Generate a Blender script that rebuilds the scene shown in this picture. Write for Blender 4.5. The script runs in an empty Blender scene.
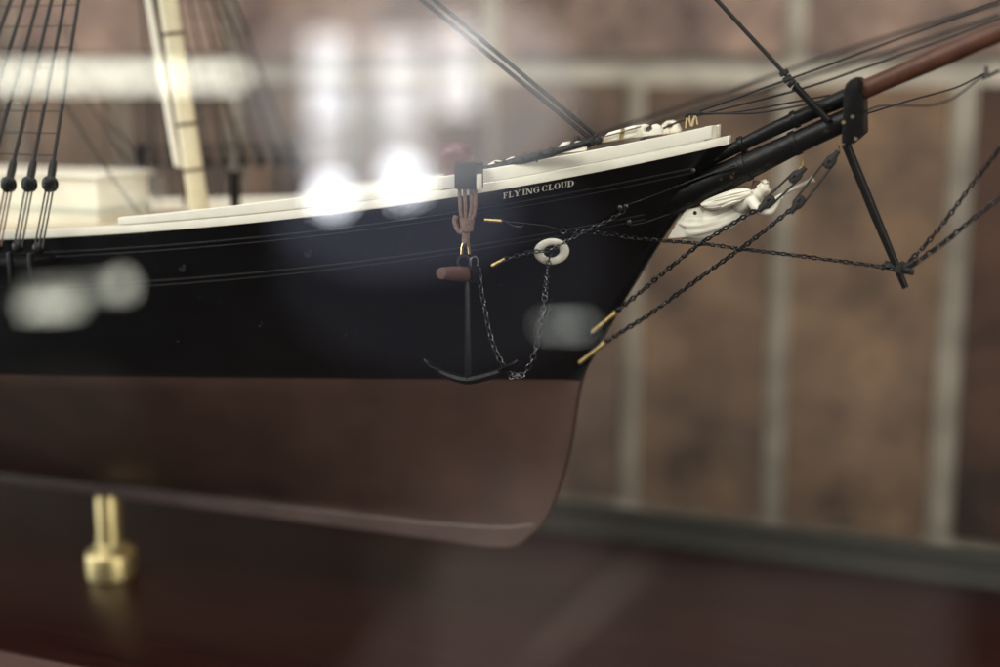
import bpy, bmesh, math, random
from mathutils import Vector, Matrix
from mathutils.bvhtree import BVHTree
random.seed(7)
S = bpy.context.scene
C = S.collection
PI = math.pi

# ------------------------------------------------------------------ camera frame (metres)
F = 1388.9                       # focal length in pixels of a 1000 px wide picture
YAW, PITCH = math.radians(22), math.radians(10.5)
CAM = Vector((0.1298, -0.387, 0.0897))
RT = Vector((math.cos(YAW), math.sin(YAW), 0))
FW = Vector((-math.sin(YAW) * math.cos(PITCH), math.cos(YAW) * math.cos(PITCH), -math.sin(PITCH)))
UP = RT.cross(FW)
def ray(px, py): return RT * ((px - 500) / F) + UP * ((333.5 - py) / F) + FW
def at(px, py, Y=0.0):           # the point of the lengthways plane Y that is seen in this direction
    r = ray(px, py); return CAM + r * ((Y - CAM.y) / r.y)

# ------------------------------------------------------------------ materials
def mat(name, col, rough=0.5, metal=0.0, spec=0.5, coat=0.0, var=0.0, scale=300, bump=0.0, bscale=800, col2=None, stretch=None):
    m = bpy.data.materials.new(name); m.use_nodes = True
    nt = m.node_tree; b = nt.nodes['Principled BSDF']
    b.inputs['Base Color'].default_value = (*col, 1)
    b.inputs['Roughness'].default_value = rough
    b.inputs['Metallic'].default_value = metal
    b.inputs['Specular IOR Level'].default_value = spec
    b.inputs['Coat Weight'].default_value = coat
    b.inputs['Coat Roughness'].default_value = 0.08
    tc = nt.nodes.new('ShaderNodeTexCoord'); src = tc.outputs['Object']
    if stretch:
        mp = nt.nodes.new('ShaderNodeMapping'); mp.inputs['Scale'].default_value = stretch
        nt.links.new(src, mp.inputs[0]); src = mp.outputs[0]
    if var or col2:
        n = nt.nodes.new('ShaderNodeTexNoise'); n.inputs['Scale'].default_value = scale; n.inputs['Detail'].default_value = 5
        nt.links.new(src, n.inputs['Vector'])
        cr = nt.nodes.new('ShaderNodeValToRGB')
        a = col if col2 else tuple(c * (1 - var) for c in col)
        z = col2 if col2 else tuple(min(1, c * (1 + var)) for c in col)
        cr.color_ramp.elements[0].position = 0.32; cr.color_ramp.elements[1].position = 0.68
        cr.color_ramp.elements[0].color = (*a, 1); cr.color_ramp.elements[1].color = (*z, 1)
        nt.links.new(n.outputs['Fac'], cr.inputs[0]); nt.links.new(cr.outputs[0], b.inputs['Base Color'])
    if bump:
        n2 = nt.nodes.new('ShaderNodeTexNoise'); n2.inputs['Scale'].default_value = bscale; n2.inputs['Detail'].default_value = 4
        nt.links.new(src, n2.inputs['Vector'])
        bp = nt.nodes.new('ShaderNodeBump'); bp.inputs['Strength'].default_value = bump; bp.inputs['Distance'].default_value = 0.0004
        nt.links.new(n2.outputs['Fac'], bp.inputs['Height']); nt.links.new(bp.outputs[0], b.inputs['Normal'])
    return m
M = {}
M['black'] = mat('black_paint', (.0028, .0030, .0036), .36, spec=.32, var=.25, scale=120, bump=.12, bscale=900)
M['spar'] = mat('black_spar_paint', (.0035, .0035, .0038), .45, spec=.24, col2=(.012, .0095, .008), scale=420, bump=.45, bscale=500)
M['bottom'] = mat('brown_red_paint', (.058, .031, .024), .5, var=.22, scale=45, bump=.12, bscale=900)
M['mould'] = mat('moulding_paint', (.004, .0042, .005), .6, spec=.22)
M['keel'] = mat('pale_keel_paint', (.071, .045, .038), .45, var=.15, scale=60)  # a little paler than the hull bottom
M['cream'] = mat('cream_paint', (.82, .795, .69), .42, var=.03, scale=200, bump=.1, bscale=700)
M['white'] = mat('white_casting', (.82, .775, .655), .45, var=.04, scale=400, bump=.15, bscale=900)
M['mast'] = mat('cream_mast_paint', (.72, .65, .45), .45, var=.05, scale=300)
M['rope'] = mat('black_rope', (.007, .0065, .0065), .7, bump=.5, bscale=2500)
M['brownrope'] = mat('brown_rope', (.17, .105, .075), .8, var=.35, scale=1500)
M['paletwine'] = mat('gold_twine', (.5, .38, .2), .7, var=.2, scale=1500)
M['lanyard'] = mat('grey_twine', (.06, .052, .048), .8)
M['chain'] = mat('blackened_chain', (.02, .02, .021), .35, metal=.7)
M['steel'] = mat('dark_bright_chain', (.075, .075, .075), .36, metal=.8)
M['iron'] = mat('black_iron', (.005, .005, .0055), .42, spec=.22)
M['brass'] = mat('brass', (.62, .46, .19), .3, metal=1, var=.12, scale=500)
M['pedbrass'] = mat('polished_brass', (.63, .52, .26), .44, metal=1, var=.06, scale=200)
M['gold'] = mat('old_brass_rod', (.50, .38, .16), .42, metal=.9, var=.2, scale=900)
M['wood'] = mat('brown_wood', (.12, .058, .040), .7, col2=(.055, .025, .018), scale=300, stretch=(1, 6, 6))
M['boom'] = mat('varnished_boom', (.105, .042, .026), .5, col2=(.065, .026, .016), scale=260, spec=.3)
M['mahog'] = mat('dark_mahogany', (.022, .0066, .0052), .32, col2=(.012, .0034, .003), scale=60, stretch=(.5, 9, 9), spec=.11)
M['edge'] = mat('mahogany_edge', (.14, .080, .070), .4, col2=(.10, .056, .048), scale=50, stretch=(.5, 8, 8))
M['channel'] = mat('grey_green_channel', (.034, .034, .029), .55)
M['deck'] = mat('deck_planks', (.55, .46, .33), .6, var=.1, scale=90, stretch=(.3, 8, 1))
M['house'] = mat('deckhouse_cream', (.74, .70, .56), .5, var=.05, scale=80)
M['housegreen'] = mat('pale_green_trim', (.50, .53, .45), .5)
M['capstan'] = mat('capstan_wood', (.10, .042, .040), .45, var=.2, scale=300)
M['letter'] = mat('letter_paint', (.72, .70, .62), .5)
M['dust'] = mat('dust', (.10, .10, .11), .9)
M['dullgold'] = mat('dull_gold', (.20, .15, .07), .6, metal=.5, var=.4, scale=1500)
M['hole'] = mat('dark_hole', (.004, .004, .004), .6)

_r = [n_ for n_ in M['spar'].node_tree.nodes if n_.type == 'VALTORGB'][0]
_r.color_ramp.elements[0].position, _r.color_ramp.elements[1].position = .66, .76
_r.color_ramp.elements[1].color = (.07, .05, .026, 1)

# ------------------------------------------------------------------ mesh helpers
class MB:
    def __init__(s): s.v, s.f, s.mi = [], [], []
    def add(s, vs, fs, mi=0):
        o = len(s.v); s.v += [Vector(v) for v in vs]; s.f += [[i + o for i in f] for f in fs]; s.mi += [mi] * len(fs)
        return s
    def tube(s, pts, r, n=10, mi=0, cap=True):
        pts = [Vector(p) for p in pts]; N = len(pts)
        rs = r if isinstance(r, (list, tuple)) else [r] * N
        vs, fs = [], []; prev = None
        for i, p in enumerate(pts):
            t = (pts[min(i + 1, N - 1)] - pts[max(i - 1, 0)]).normalized()
            if prev is None:
                a = Vector((0, 0, 1)) if abs(t.z) < .9 else Vector((1, 0, 0)); x = t.cross(a).normalized()
            else:
                x = (prev - t * prev.dot(t)).normalized()
            prev = x; y = t.cross(x)
            for k in range(n):
                w = 2 * PI * k / n; vs.append(p + (x * math.cos(w) + y * math.sin(w)) * rs[i])
        for i in range(N - 1):
            for k in range(n):
                fs.append([i * n + k, i * n + (k + 1) % n, (i + 1) * n + (k + 1) % n, (i + 1) * n + k])
        if cap: fs += [list(range(n))[::-1], [(N - 1) * n + k for k in range(n)]]
        return s.add(vs, fs, mi)
    def lathe(s, prof, o=(0, 0, 0), axis=(0, 0, 1), n=32, mi=0):
        o = Vector(o); ax = Vector(axis).normalized()
        a = Vector((0, 0, 1)) if abs(ax.z) < .9 else Vector((1, 0, 0)); x = ax.cross(a).normalized(); y = ax.cross(x)
        vs, fs = [], []; N = len(prof)
        for r, h in prof:
            for k in range(n):
                w = 2 * PI * k / n; vs.append(o + ax * h + (x * math.cos(w) + y * math.sin(w)) * max(r, 1e-6))
        for i in range(N - 1):
            for k in range(n):
                fs.append([i * n + k, i * n + (k + 1) % n, (i + 1) * n + (k + 1) % n, (i + 1) * n + k])
        fs += [list(range(n))[::-1], [(N - 1) * n + k for k in range(n)]]
        return s.add(vs, fs, mi)
    def box(s, a, b, mi=0):
        (x0, y0, z0), (x1, y1, z1) = a, b
        vs = [(x, y, z) for z in (z0, z1) for y in (y0, y1) for x in (x0, x1)]
        return s.add(vs, [[0, 2, 3, 1], [4, 5, 7, 6], [0, 1, 5, 4], [2, 6, 7, 3], [0, 4, 6, 2], [1, 3, 7, 5]], mi)
    def prism(s, outline, y0, y1, Yp=None, mi=0):     # outline given as seen in plane Yp, made solid from y0 to y1
        Yp = y0 if Yp is None else Yp
        p = [at(x, y, Yp) for x, y in outline]; n = len(p)
        vs = [(q.x, y0, q.z) for q in p] + [(q.x, y1, q.z) for q in p]
        fs = [list(range(n)), list(range(n, 2 * n))[::-1]] + [[i, n + i, n + (i + 1) % n, (i + 1) % n] for i in range(n)]
        return s.add(vs, fs, mi)
    def link(s, c, t, nrm, L, W, r, n=10, m=5, mi=0):
        t = t.normalized(); nrm = (nrm - t * nrm.dot(t)).normalized(); b = t.cross(nrm)
        vs, fs = [], []
        for i in range(n):
            a = 2 * PI * i / n; ca, sa = math.cos(a), math.sin(a)
            ctr = c + t * ca * (L / 2 - r) + b * sa * (W / 2 - r)
            out = (t * ca * W + b * sa * L).normalized()
            for k in range(m):
                w = 2 * PI * k / m; vs.append(ctr + (out * math.cos(w) + nrm * math.sin(w)) * r)
        for i in range(n):
            for k in range(m):
                fs.append([i * m + k, i * m + (k + 1) % m, ((i + 1) % n) * m + (k + 1) % m, ((i + 1) % n) * m + k])
        return s.add(vs, fs, mi)
    def chain(s, pts, pitch=.00150, L=.00225, W=.00150, r=.00024, phase=0.4, mi=0):
        p = resample(pts, pitch)
        for i in range(len(p) - 1):
            t = p[i + 1] - p[i]; side = Vector((0, -1, 0)) if abs(t.normalized().y) < .8 else Vector((1, 0, 0))
            q = Matrix.Rotation(phase + (PI / 2 if i % 2 else 0) + random.uniform(-.2, .2), 3, t.normalized()) @ side
            s.link((p[i] + p[i + 1]) / 2, t, q, L, W, r, mi=mi)
        return s
    def strands(s, pts, r, pitch, k=3, mi=0):          # a laid rope: k strands twisted round each other
        p = resample(pts, pitch / 8)
        for j in range(k):
            path = []
            for i, q in enumerate(p):
                t = (p[min(i + 1, len(p) - 1)] - p[max(i - 1, 0)]).normalized()
                x = t.cross(Vector((0, 1, 0))).normalized(); y = t.cross(x)
                a = 2 * PI * (i / 8 + j / k); path.append(q + (x * math.cos(a) + y * math.sin(a)) * r * .5)
            s.tube(path, r * .56, 6, mi)
        return s
    def build(s, name, m, parent=None, smooth=True, bevel=0, seg=2, sharp=40):
        me = bpy.data.meshes.new(name); me.from_pydata([tuple(v) for v in s.v], [], s.f)
        for x in (m if isinstance(m, (list, tuple)) else [m]): me.materials.append(x)
        for p, i in zip(me.polygons, s.mi): p.material_index = i
        bm = bmesh.new(); bm.from_mesh(me)
        bmesh.ops.recalc_face_normals(bm, faces=bm.faces)
        if bevel:
            es = [e for e in bm.edges if len(e.link_faces) == 2 and e.calc_face_angle(0) > math.radians(35)]
            bmesh.ops.bevel(bm, geom=es, offset=bevel, segments=seg, profile=.6, affect='EDGES', clamp_overlap=True)
        bm.to_mesh(me); bm.free()
        if smooth:
            for p in me.polygons: p.use_smooth = True
            me.set_sharp_from_angle(angle=math.radians(sharp))
        o = bpy.data.objects.new(name, me); C.objects.link(o); o.parent = parent
        return o
def resample(pts, step):
    pts = [Vector(p) for p in pts]; d = [0]
    for a, b in zip(pts, pts[1:]): d.append(d[-1] + (b - a).length)
    n = max(1, round(d[-1] / step)); out = []; j = 0
    for i in range(n + 1):
        t = d[-1] * i / n
        while j < len(pts) - 2 and d[j + 1] < t: j += 1
        u = (t - d[j]) / max(1e-9, d[j + 1] - d[j]); out.append(pts[j].lerp(pts[j + 1], min(1, max(0, u))))
    return out
def smooth_path(pts, n=8):                             # Catmull-Rom through the points
    p = [Vector(q) for q in pts]; p = [2 * p[0] - p[1]] + p + [2 * p[-1] - p[-2]]; out = []
    for i in range(1, len(p) - 2):
        a, b, c, d = p[i - 1:i + 3]
        for k in range(n):
            t = k / n
            out.append(.5 * (2 * b + (c - a) * t + (2 * a - 5 * b + 4 * c - d) * t * t + (3 * b - a - 3 * c + d) * t ** 3))
    return out + [p[-2]]
def empty(name, loc, label, cat, group=None):
    o = bpy.data.objects.new(name, None); C.objects.link(o); o.location = loc; o.empty_display_size = .01
    o['label'] = label; o['category'] = cat
    if group: o['group'] = group
    bpy.context.view_layer.update()
    return o
def adopt(root):                                       # parts are modelled in place: keep them there under the moved Empty
    for ch in root.children:
        ch.matrix_parent_inverse = Matrix.Translation(-root.location)
def interp(tab, x):
    if x <= tab[0][0]: return tab[0][1]
    for (a, b), (c, d) in zip(tab, tab[1:]):
        if x <= c: return b + (d - b) * (x - a) / (c - a)
    return tab[-1][1]
def sinterp(tab, x):                                   # monotone-ish smooth interpolation (Hermite with finite slopes)
    if x <= tab[0][0]: return tab[0][1]
    if x >= tab[-1][0]: return tab[-1][1]
    for i in range(len(tab) - 1):
        if x <= tab[i + 1][0]: break
    def sl(k):
        if k <= 0: return (tab[1][1] - tab[0][1]) / (tab[1][0] - tab[0][0])
        if k >= len(tab) - 1: return (tab[-1][1] - tab[-2][1]) / (tab[-1][0] - tab[-2][0])
        return (tab[k + 1][1] - tab[k - 1][1]) / (tab[k + 1][0] - tab[k - 1][0])
    (x0, y0), (x1, y1) = tab[i], tab[i + 1]; h = x1 - x0; t = (x - x0) / h
    return (2*t**3-3*t*t+1)*y0 + (t**3-2*t*t+t)*h*sl(i) + (-2*t**3+3*t*t)*y1 + (t**3-t*t)*h*sl(i+1)

# ------------------------------------------------------------------ the setting: wall, board, case
ZB = -0.0862                                            # top of the base board
YW = 0.25                                               # face of the brick wall
wall = MB()
wall.box((-.9, YW + .004, -.75), (.9, YW + .1, 1.0))
bricks = []
xj = [-.0599 - .0735 * k for k in range(11, 0, -1)] + [-.0599, .0122, .0871] + [.0871 + .0737 * k for k in range(1, 11)]
for a, b in zip(xj, xj[1:]): bricks.append((a + .0055, b - .0055, -.118, .0862))
z = .0990
for row in range(11):
    x = -.9 + (.11 if row % 2 else 0) - .012
    if row == 0: x = -.0599 - .0735 * 11
    while x < .88:
        w = .0735 * (3 if row else 2); bricks.append((x + .0055, x + w - .0055, z, z + .0615)); x += w
    z += .073
z = -.1335
for row in range(8):
    x = -.9 + (.11 if row % 2 else 0)
    while x < .88: bricks.append((x + .0055, x + .2150, z - .0615, z)); x += .2205
    z -= .073
tones = []
for (a, b, c, d) in bricks:
    j = lambda: random.uniform(-.0012, .0012)
    wall.box((a + j(), YW - .0015 + j() * .6, c + j()), (b + j(), YW + .02, d + j()), 1)
    tones.append((random.random(), random.random()))
def wall_mats():
    m = mat('mortar', (.31, .275, .222), .9, var=.35, scale=35, bump=.6, bscale=250)
    b = bpy.data.materials.new('old_brick'); b.use_nodes = True; nt = b.node_tree; p = nt.nodes['Principled BSDF']
    p.inputs['Roughness'].default_value = .9
    at_ = nt.nodes.new('ShaderNodeAttribute'); at_.attribute_name = 'tone'
    tc = nt.nodes.new('ShaderNodeTexCoord')
    n = nt.nodes.new('ShaderNodeTexNoise'); n.inputs['Scale'].default_value = 27; n.inputs['Detail'].default_value = 8; n.inputs['Roughness'].default_value = .66
    nt.links.new(tc.outputs['Object'], n.inputs['Vector'])
    cr = nt.nodes.new('ShaderNodeValToRGB'); e = cr.color_ramp.elements
    e[0].position, e[0].color = .30, (.026, .0165, .012, 1)
    e[1].position, e[1].color = .74, (.185, .118, .072, 1)
    x = e.new(.44); x.color = (.074, .047, .031, 1)
    x = e.new(.58); x.color = (.120, .076, .047, 1)
    mx = nt.nodes.new('ShaderNodeMix'); mx.data_type = 'RGBA'; mx.blend_type = 'MULTIPLY'; mx.inputs[0].default_value = 1
    nt.links.new(n.outputs['Fac'], cr.inputs[0]); nt.links.new(cr.outputs[0], mx.inputs[6]); nt.links.new(at_.outputs['Color'], mx.inputs[7])
    nt.links.new(mx.outputs[2], p.inputs['Base Color'])
    bp = nt.nodes.new('ShaderNodeBump'); bp.inputs['Strength'].default_value = .7; bp.inputs['Distance'].default_value = .003
    nt.links.new(n.outputs['Fac'], bp.inputs['Height']); nt.links.new(bp.outputs[0], p.inputs['Normal'])
    return [m, b]
wo = wall.build('brick_wall', wall_mats(), smooth=False)
ca = wo.data.color_attributes.new('tone', 'FLOAT_COLOR', 'CORNER')
vals = [1.0] * (4 * len(wo.data.loops))
SOLD = 24
for p in wo.data.polygons:
    if p.material_index != 1: continue
    bi = (p.index - 6) // 6; t, u = tones[min(bi, len(tones) - 1)]
    c = bricks[min(bi, len(bricks) - 1)]
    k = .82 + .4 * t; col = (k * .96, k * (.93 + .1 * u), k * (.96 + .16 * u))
    if abs(c[0] - .0933) < .002 and abs(c[2] + .118) < .001: col = (.42, .30, .26)
    if abs(c[0] - .0184) < .002 and abs(c[2] + .118) < .001: col = (1.1, 1.05, .95)
    if abs(c[0] + .0537) < .002 and abs(c[2] + .118) < .001: col = (.88, .84, .80)
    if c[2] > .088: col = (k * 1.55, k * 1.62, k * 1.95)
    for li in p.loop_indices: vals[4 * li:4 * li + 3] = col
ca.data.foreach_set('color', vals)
wo['label'] = 'blurred brown brick wall with pale mortar joints behind the model ship'; wo['category'] = 'brick wall'

base = empty('display_base', (0, .02, ZB), 'dark polished mahogany board under the model ship with a paler front edge', 'display base')
MB().box((-.42, -.0660, ZB - .022), (.5, .1035, ZB)).build('base_board', M['mahog'], base, bevel=.0008, seg=2)
MB().box((-.43, -.1285, ZB - .03), (.51, -.0663, ZB - .0008)).build('front_moulding', M['edge'], base, bevel=.0006, seg=3)
ch = MB().box((-.43, .1040, ZB - .02), (.51, .114, ZB + .0044))
ch.box((-.43, .1170, ZB - .02), (.51, .124, ZB + .0072))
ch.build('back_channel', M['channel'], base, bevel=.0008)
adopt(base)

g = bpy.data.materials.new('pane_glass'); g.use_nodes = True; nt = g.node_tree; nt.nodes.clear()
out = nt.nodes.new('ShaderNodeOutputMaterial'); mx = nt.nodes.new('ShaderNodeMixShader')
tr = nt.nodes.new('ShaderNodeBsdfTransparent'); gl = nt.nodes.new('ShaderNodeBsdfGlossy')
tr.inputs[0].default_value = (.985, .99, .985, 1); gl.inputs['Roughness'].default_value = 0.0
lw = nt.nodes.new('ShaderNodeLayerWeight'); pw = nt.nodes.new('ShaderNodeMath'); pw.operation = 'POWER'; pw.inputs[1].default_value = 5
ma = nt.nodes.new('ShaderNodeMath'); ma.operation = 'MULTIPLY_ADD'; ma.inputs[1].default_value = .9; ma.inputs[2].default_value = .085
nt.links.new(lw.outputs['Facing'], pw.inputs[0]); nt.links.new(pw.outputs[0], ma.inputs[0]); nt.links.new(ma.outputs[0], mx.inputs[0])
nt.links.new(tr.outputs[0], mx.inputs[1]); nt.links.new(gl.outputs[0], mx.inputs[2]); nt.links.new(mx.outputs[0], out.inputs['Surface'])
YG = -.132
gp = MB().box((-.43, YG, ZB - .03), (.51, YG + .003, .36)).build('glass_pane', g, smooth=False)
gp['label'] = 'clear front glass pane of the display case mirroring bright window and lamps'; gp['category'] = 'glass pane'

# ------------------------------------------------------------------ hull
ZS = [0.5601, 0.5661, 0.1983, 0.0617]
def zs(x):
    x = min(x, .0428); return ((ZS[0] * x + ZS[1]) * x + ZS[2]) * x + ZS[3] if x > -.2 else (lambda q: ((ZS[0] * q + ZS[1]) * q + ZS[2]) * q + ZS[3])(-.2) + (x + .2) * .045
STEM = [(-.056, -.030), (-.0552, -.0225), (-.053, -.0183), (-.0453, -.0115), (-.0318, -.0061), (-.0189, -.003), (0, 0), (.0111, .0055), (.0251, .013), (.0432, .0238), (.0579, .0335), (.0708, .0428), (.08, .0500)]
BW = [(0, 0), (.037, .0143), (.08, .0300), (.122, .0452), (.165, .0585), (.21, .0645), (.27, .066), (.4, .066)]
BS = [(0, 0), (.003, .0036), (.010, .0090), (.025, .0170), (.042, .0243), (.06, .0310), (.080, .0365), (.1128, .0440), (.166, .0550), (.211, .0620), (.30, .0660), (.4, .0665)]
stem = lambda z: sinterp(STEM, z)
def bwl(s): return sinterp(BW, s)
def bsh(s): return sinterp(BS, s)
SV = [0, .0012, .003, .0055, .009, .013, .018, .024, .031, .039, .048] + [.048 + .0105 * k for k in range(1, 27)]
rows = []
ZK = [-.056, -.0545, -.0525, -.051, -.0495, -.047, -.044, -.040, -.036, -.031, -.026, -.021, -.016, -.011, -.0055, 0]
for zz in ZK:
    xs = stem(zz); row = []
    for s in SV:
        w = bwl(s); h_ = .0470 + .0045 * min(1, s / .17); u = max(0, (zz + h_) / h_); p = .95 - .27 * min(1, s / .2)
        gq = u ** p
        b = .0019 + max(0, w - .0019) * gq
        if zz < -.0555: b = .0014
        row.append(Vector((xs - s, -max(b, .0010), zz)))
    rows.append(row)
NV = 18
TOP = {}
for i in range(1, NV + 1):
    v = i / NV; xs = .02
    for _ in range(40): xs = .5 * xs + .5 * stem(v * zs(xs))
    row = []
    for s in SV:
        w = v ** 1.45; x = xs - s
        b = bwl(s) * (1 - w) + bsh(s) * w
        row.append(Vector((x, -max(b, .0010), v * zs(x))))
    rows.append(row)
hb = MB(); n = len(SV)
vs = [p for r in rows for p in r] + [Vector((p.x, -p.y, p.z)) for r in rows for p in r]
off = len(rows) * n; fs, mi = [], []
for i in range(len(rows) - 1):
    m = 1 if rows[i + 1][0].z <= 1e-6 else 0
    for j in range(n - 1):
        fs.append([i * n + j, i * n + j + 1, (i + 1) * n + j + 1, (i + 1) * n + j]); mi.append(m)
        fs.append([off + i * n + j + 1, off + i * n + j, off + (i + 1) * n + j, off + (i + 1) * n + j + 1]); mi.append(m)
    fs.append([i * n, off + i * n, off + (i + 1) * n, (i + 1) * n][::-1]); mi.append(m)
    fs.append([i * n + n - 1, off + i * n + n - 1, off + (i + 1) * n + n - 1, (i + 1) * n + n - 1]); mi.append(m)
for j in range(n - 1):
    fs.append([j, j + 1, off + j + 1, off + j]); mi.append(1)
    k = (len(rows) - 1) * n; fs.append([k + j, k + j + 1, off + k + j + 1, off + k + j]); mi.append(2)
hb.v, hb.f, hb.mi = vs, fs, mi
KEEL_TOP = [(-60, 467), (0, 473.5), (110, 484), (200, 494.5), (300, 507), (420, 521), (480, 525.5), (510, 526), (534, 523)]
ship = empty('model_ship', (-.05, 0, -.056), 'black and brown hulled model sailing ship with cream rail and white figurehead', 'model ship')
hull = hb.build('hull', [M['black'], M['bottom'], M['deck']], ship, sharp=50)
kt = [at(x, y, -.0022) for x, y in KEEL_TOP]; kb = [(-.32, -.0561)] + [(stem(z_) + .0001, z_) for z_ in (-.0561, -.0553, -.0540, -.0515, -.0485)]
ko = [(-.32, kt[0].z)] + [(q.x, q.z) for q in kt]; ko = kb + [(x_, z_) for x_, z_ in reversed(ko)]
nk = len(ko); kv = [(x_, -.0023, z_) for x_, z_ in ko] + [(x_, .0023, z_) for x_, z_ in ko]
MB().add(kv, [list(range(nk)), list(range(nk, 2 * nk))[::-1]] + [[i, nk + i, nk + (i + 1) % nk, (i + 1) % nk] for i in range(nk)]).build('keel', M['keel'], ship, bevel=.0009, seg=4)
bvh = BVHTree.FromPolygons(vs, fs)
def on_hull(px, py, off=.0003):                         # the spot of the ship's side seen in this direction, lifted off by a paint's or a part's thickness
    r = ray(px, py); h, nrm, _, _ = bvh.ray_cast(CAM, r.normalized())
    if h is None: return at(px, py, 0)
    if nrm.dot(r) > 0: nrm = -nrm
    return h + nrm * off
def side(x, d):                                         # point of the starboard side at length x, d below the sheer edge
    z0 = zs(x) - d; v = z0 / zs(x); xs = .02
    for _ in range(40): xs = .5 * xs + .5 * stem(v * zs(xs))
    s = max(0, xs - x); w = max(0, v) ** 1.45
    return Vector((x, -max(.001, bwl(s) * (1 - w) + bsh(s) * w), z0))
SH = [r for r in rows[-1]]                              # sheer line, starboard, from the tip aft

# mouldings: a raised band with two edges, following the sheer
for d, x1 in ((.0046, .0335), (.0150, .0205)):
    for sgn in (1, -1):
        mb = MB(); pts = []
        xsn = [x1 - (x1 + .24) * k / 70 for k in range(71)]
        for h0, hh in ((0, .00036), (.0014, .0003)):
            ring, K = [], 6
            vs_, fs_ = [], []
            for x in xsn:
                p = side(x, d + h0)
                for k in range(K):
                    a = 2 * PI * k / K; vs_.append(Vector((p.x, sgn * (p.y - .00005 - .00026 * math.cos(a)), p.z + hh * math.sin(a))))
            for i in range(len(xsn) - 1):
                for k in range(K): fs_.append([i * K + k, i * K + (k + 1) % K, (i + 1) * K + (k + 1) % K, (i + 1) * K + k])
            mb.add(vs_, fs_)
        mb.build('moulding', M['mould'], ship)
# cream ledge and bulwark along the sheer, both sides
def rail(sgn, xa, xb, z0f, z1f, out, thick, n=60):
    mb = MB(); vs_, fs_ = [], []
    xs_ = [xa + (xb - xa) * (1 - (1 - k / n) ** 1.6) for k in range(n + 1)][::-1]
    for x in xs_:
        b = -side(x, 0).y; y1 = b + out; y0 = max(b + out - thick, .00005)
        z0, z1 = zs(x) + z0f(x), zs(x) + z1f(x)
        vs_ += [(x, -sgn * y1, z0), (x, -sgn * y1, z1), (x, -sgn * y0, z1), (x, -sgn * y0, z0)]
    for i in range(n):
        for k in range(4): fs_.append([i * 4 + k, i * 4 + (k + 1) % 4, (i + 1) * 4 + (k + 1) % 4, (i + 1) * 4 + k])
    fs_ += [[0, 1, 2, 3], [n * 4 + 3, n * 4 + 2, n * 4 + 1, n * 4]]
    return mb.add(vs_, fs_)
HB = [(-.30, .0044), (-.124, .0046), (-.07, .0056), (-.02, .0062), (.02, .0060), (.045, .0060)]
for sgn in (1, -1):
    rail(sgn, -.26, .0428, lambda x: -.0002, lambda x: .0022, .0005, .0034).build('rail_ledge', M['cream'], ship, bevel=.0002)
    rail(sgn, -.1236, .0388, lambda x: .00245, lambda x: interp(HB, x), .0006, .0026).build('bulwark', M['cream'], ship, bevel=.0004, seg=3)
fwd_wall = MB().box((.0366, side(.0388, 0).y - .0004, zs(.037) + .0020), (.0387, -side(.0388, 0).y + .0004, zs(.0385) + .00575)).build('bow_bulkhead', M['cream'], ship, bevel=.0003)
# name on the bow
def arc(cx, cy, rx, ry, a0, a1, n, wf):
    o = []
    for i in range(n + 1):
        a = math.radians(a0 + (a1 - a0) * i / n); w = wf(a)
        o.append(((cx + (rx - w) * math.cos(a), cy + (ry - w * .45) * math.sin(a)), (cx + rx * math.cos(a), cy + ry * math.sin(a))))
    return [[o[i][0], o[i][1], o[i + 1][1], o[i + 1][0]] for i in range(n)]
def rc(x0, y0, x1, y1): return [[(x0, y0), (x1, y0), (x1, y1), (x0, y1)]]
T, H = .24, .09
wv = lambda a: .07 + .19 * abs(math.cos(a)) ** 1.5
GL = {
 'F': rc(.12, 0, .12 + T, 1) + rc(0, 0, .5, H) + rc(0, 1 - H, .86, 1) + rc(.78, .74, .86, 1) + rc(.3, .46, .62, .46 + H) + rc(.58, .36, .65, .66),
 'L': rc(.12, 0, .12 + T, 1) + rc(0, 0, .88, H) + rc(0, 1 - H, .5, 1) + rc(.8, 0, .88, .3),
 'Y': [[(.1, 1), (.36, 1), (.62, .46), (.4, .42)], [(.86, 1), (.94, 1), (.62, .46), (.52, .46)]] + rc(.38, 0, .38 + T, .48) + rc(.26, 0, .76, H) + rc(0, 1 - H, .46, 1) + rc(.72, 1 - H, 1.04, 1),
 'I': rc(.12, 0, .12 + T, 1) + rc(0, 0, .48, H) + rc(0, 1 - H, .48, 1),
 'N': rc(.14, 0, .24, 1) + rc(.84, 0, .94, 1) + [[(.1, 1), (.38, 1), (.94, 0), (.72, 0)]] + rc(0, 0, .38, H) + rc(.7, 1 - H, 1.08, 1) + rc(0, 1 - H, .3, 1),
 'G': arc(.5, .5, .5, .52, 50, 325, 20, wv) + rc(.66, .06, .9, .46) + rc(.56, .40, 1.0, .40 + H) + rc(.78, .70, .86, 1.0),
 'C': arc(.5, .5, .5, .52, 50, 318, 20, wv) + rc(.78, .70, .86, 1.0) + rc(.80, .05, .86, .28),
 'O': arc(.5, .5, .5, .52, 0, 360, 26, wv),
 'U': rc(.13, .34, .13 + T, 1) + rc(.80, .34, .9, 1) + arc(.515, .36, .385, .38, 180, 360, 14, lambda a: .07 + .16 * max(0, -math.cos(a))) + rc(0, 1 - H, .5, 1) + rc(.66, 1 - H, 1.04, 1),
 'D': rc(.12, 0, .12 + T, 1) + rc(0, 0, .5, H) + rc(0, 1 - H, .5, 1) + arc(.45, .5, .55, .5, -90, 90, 14, lambda a: .08 + .19 * abs(math.cos(a)) ** 1.5),
}
mb = MB()
B0, B1 = Vector((503.2, 198.6)), Vector((574.2, 185.6)); DIR = (B1 - B0) / (B1.x - B0.x)
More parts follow.
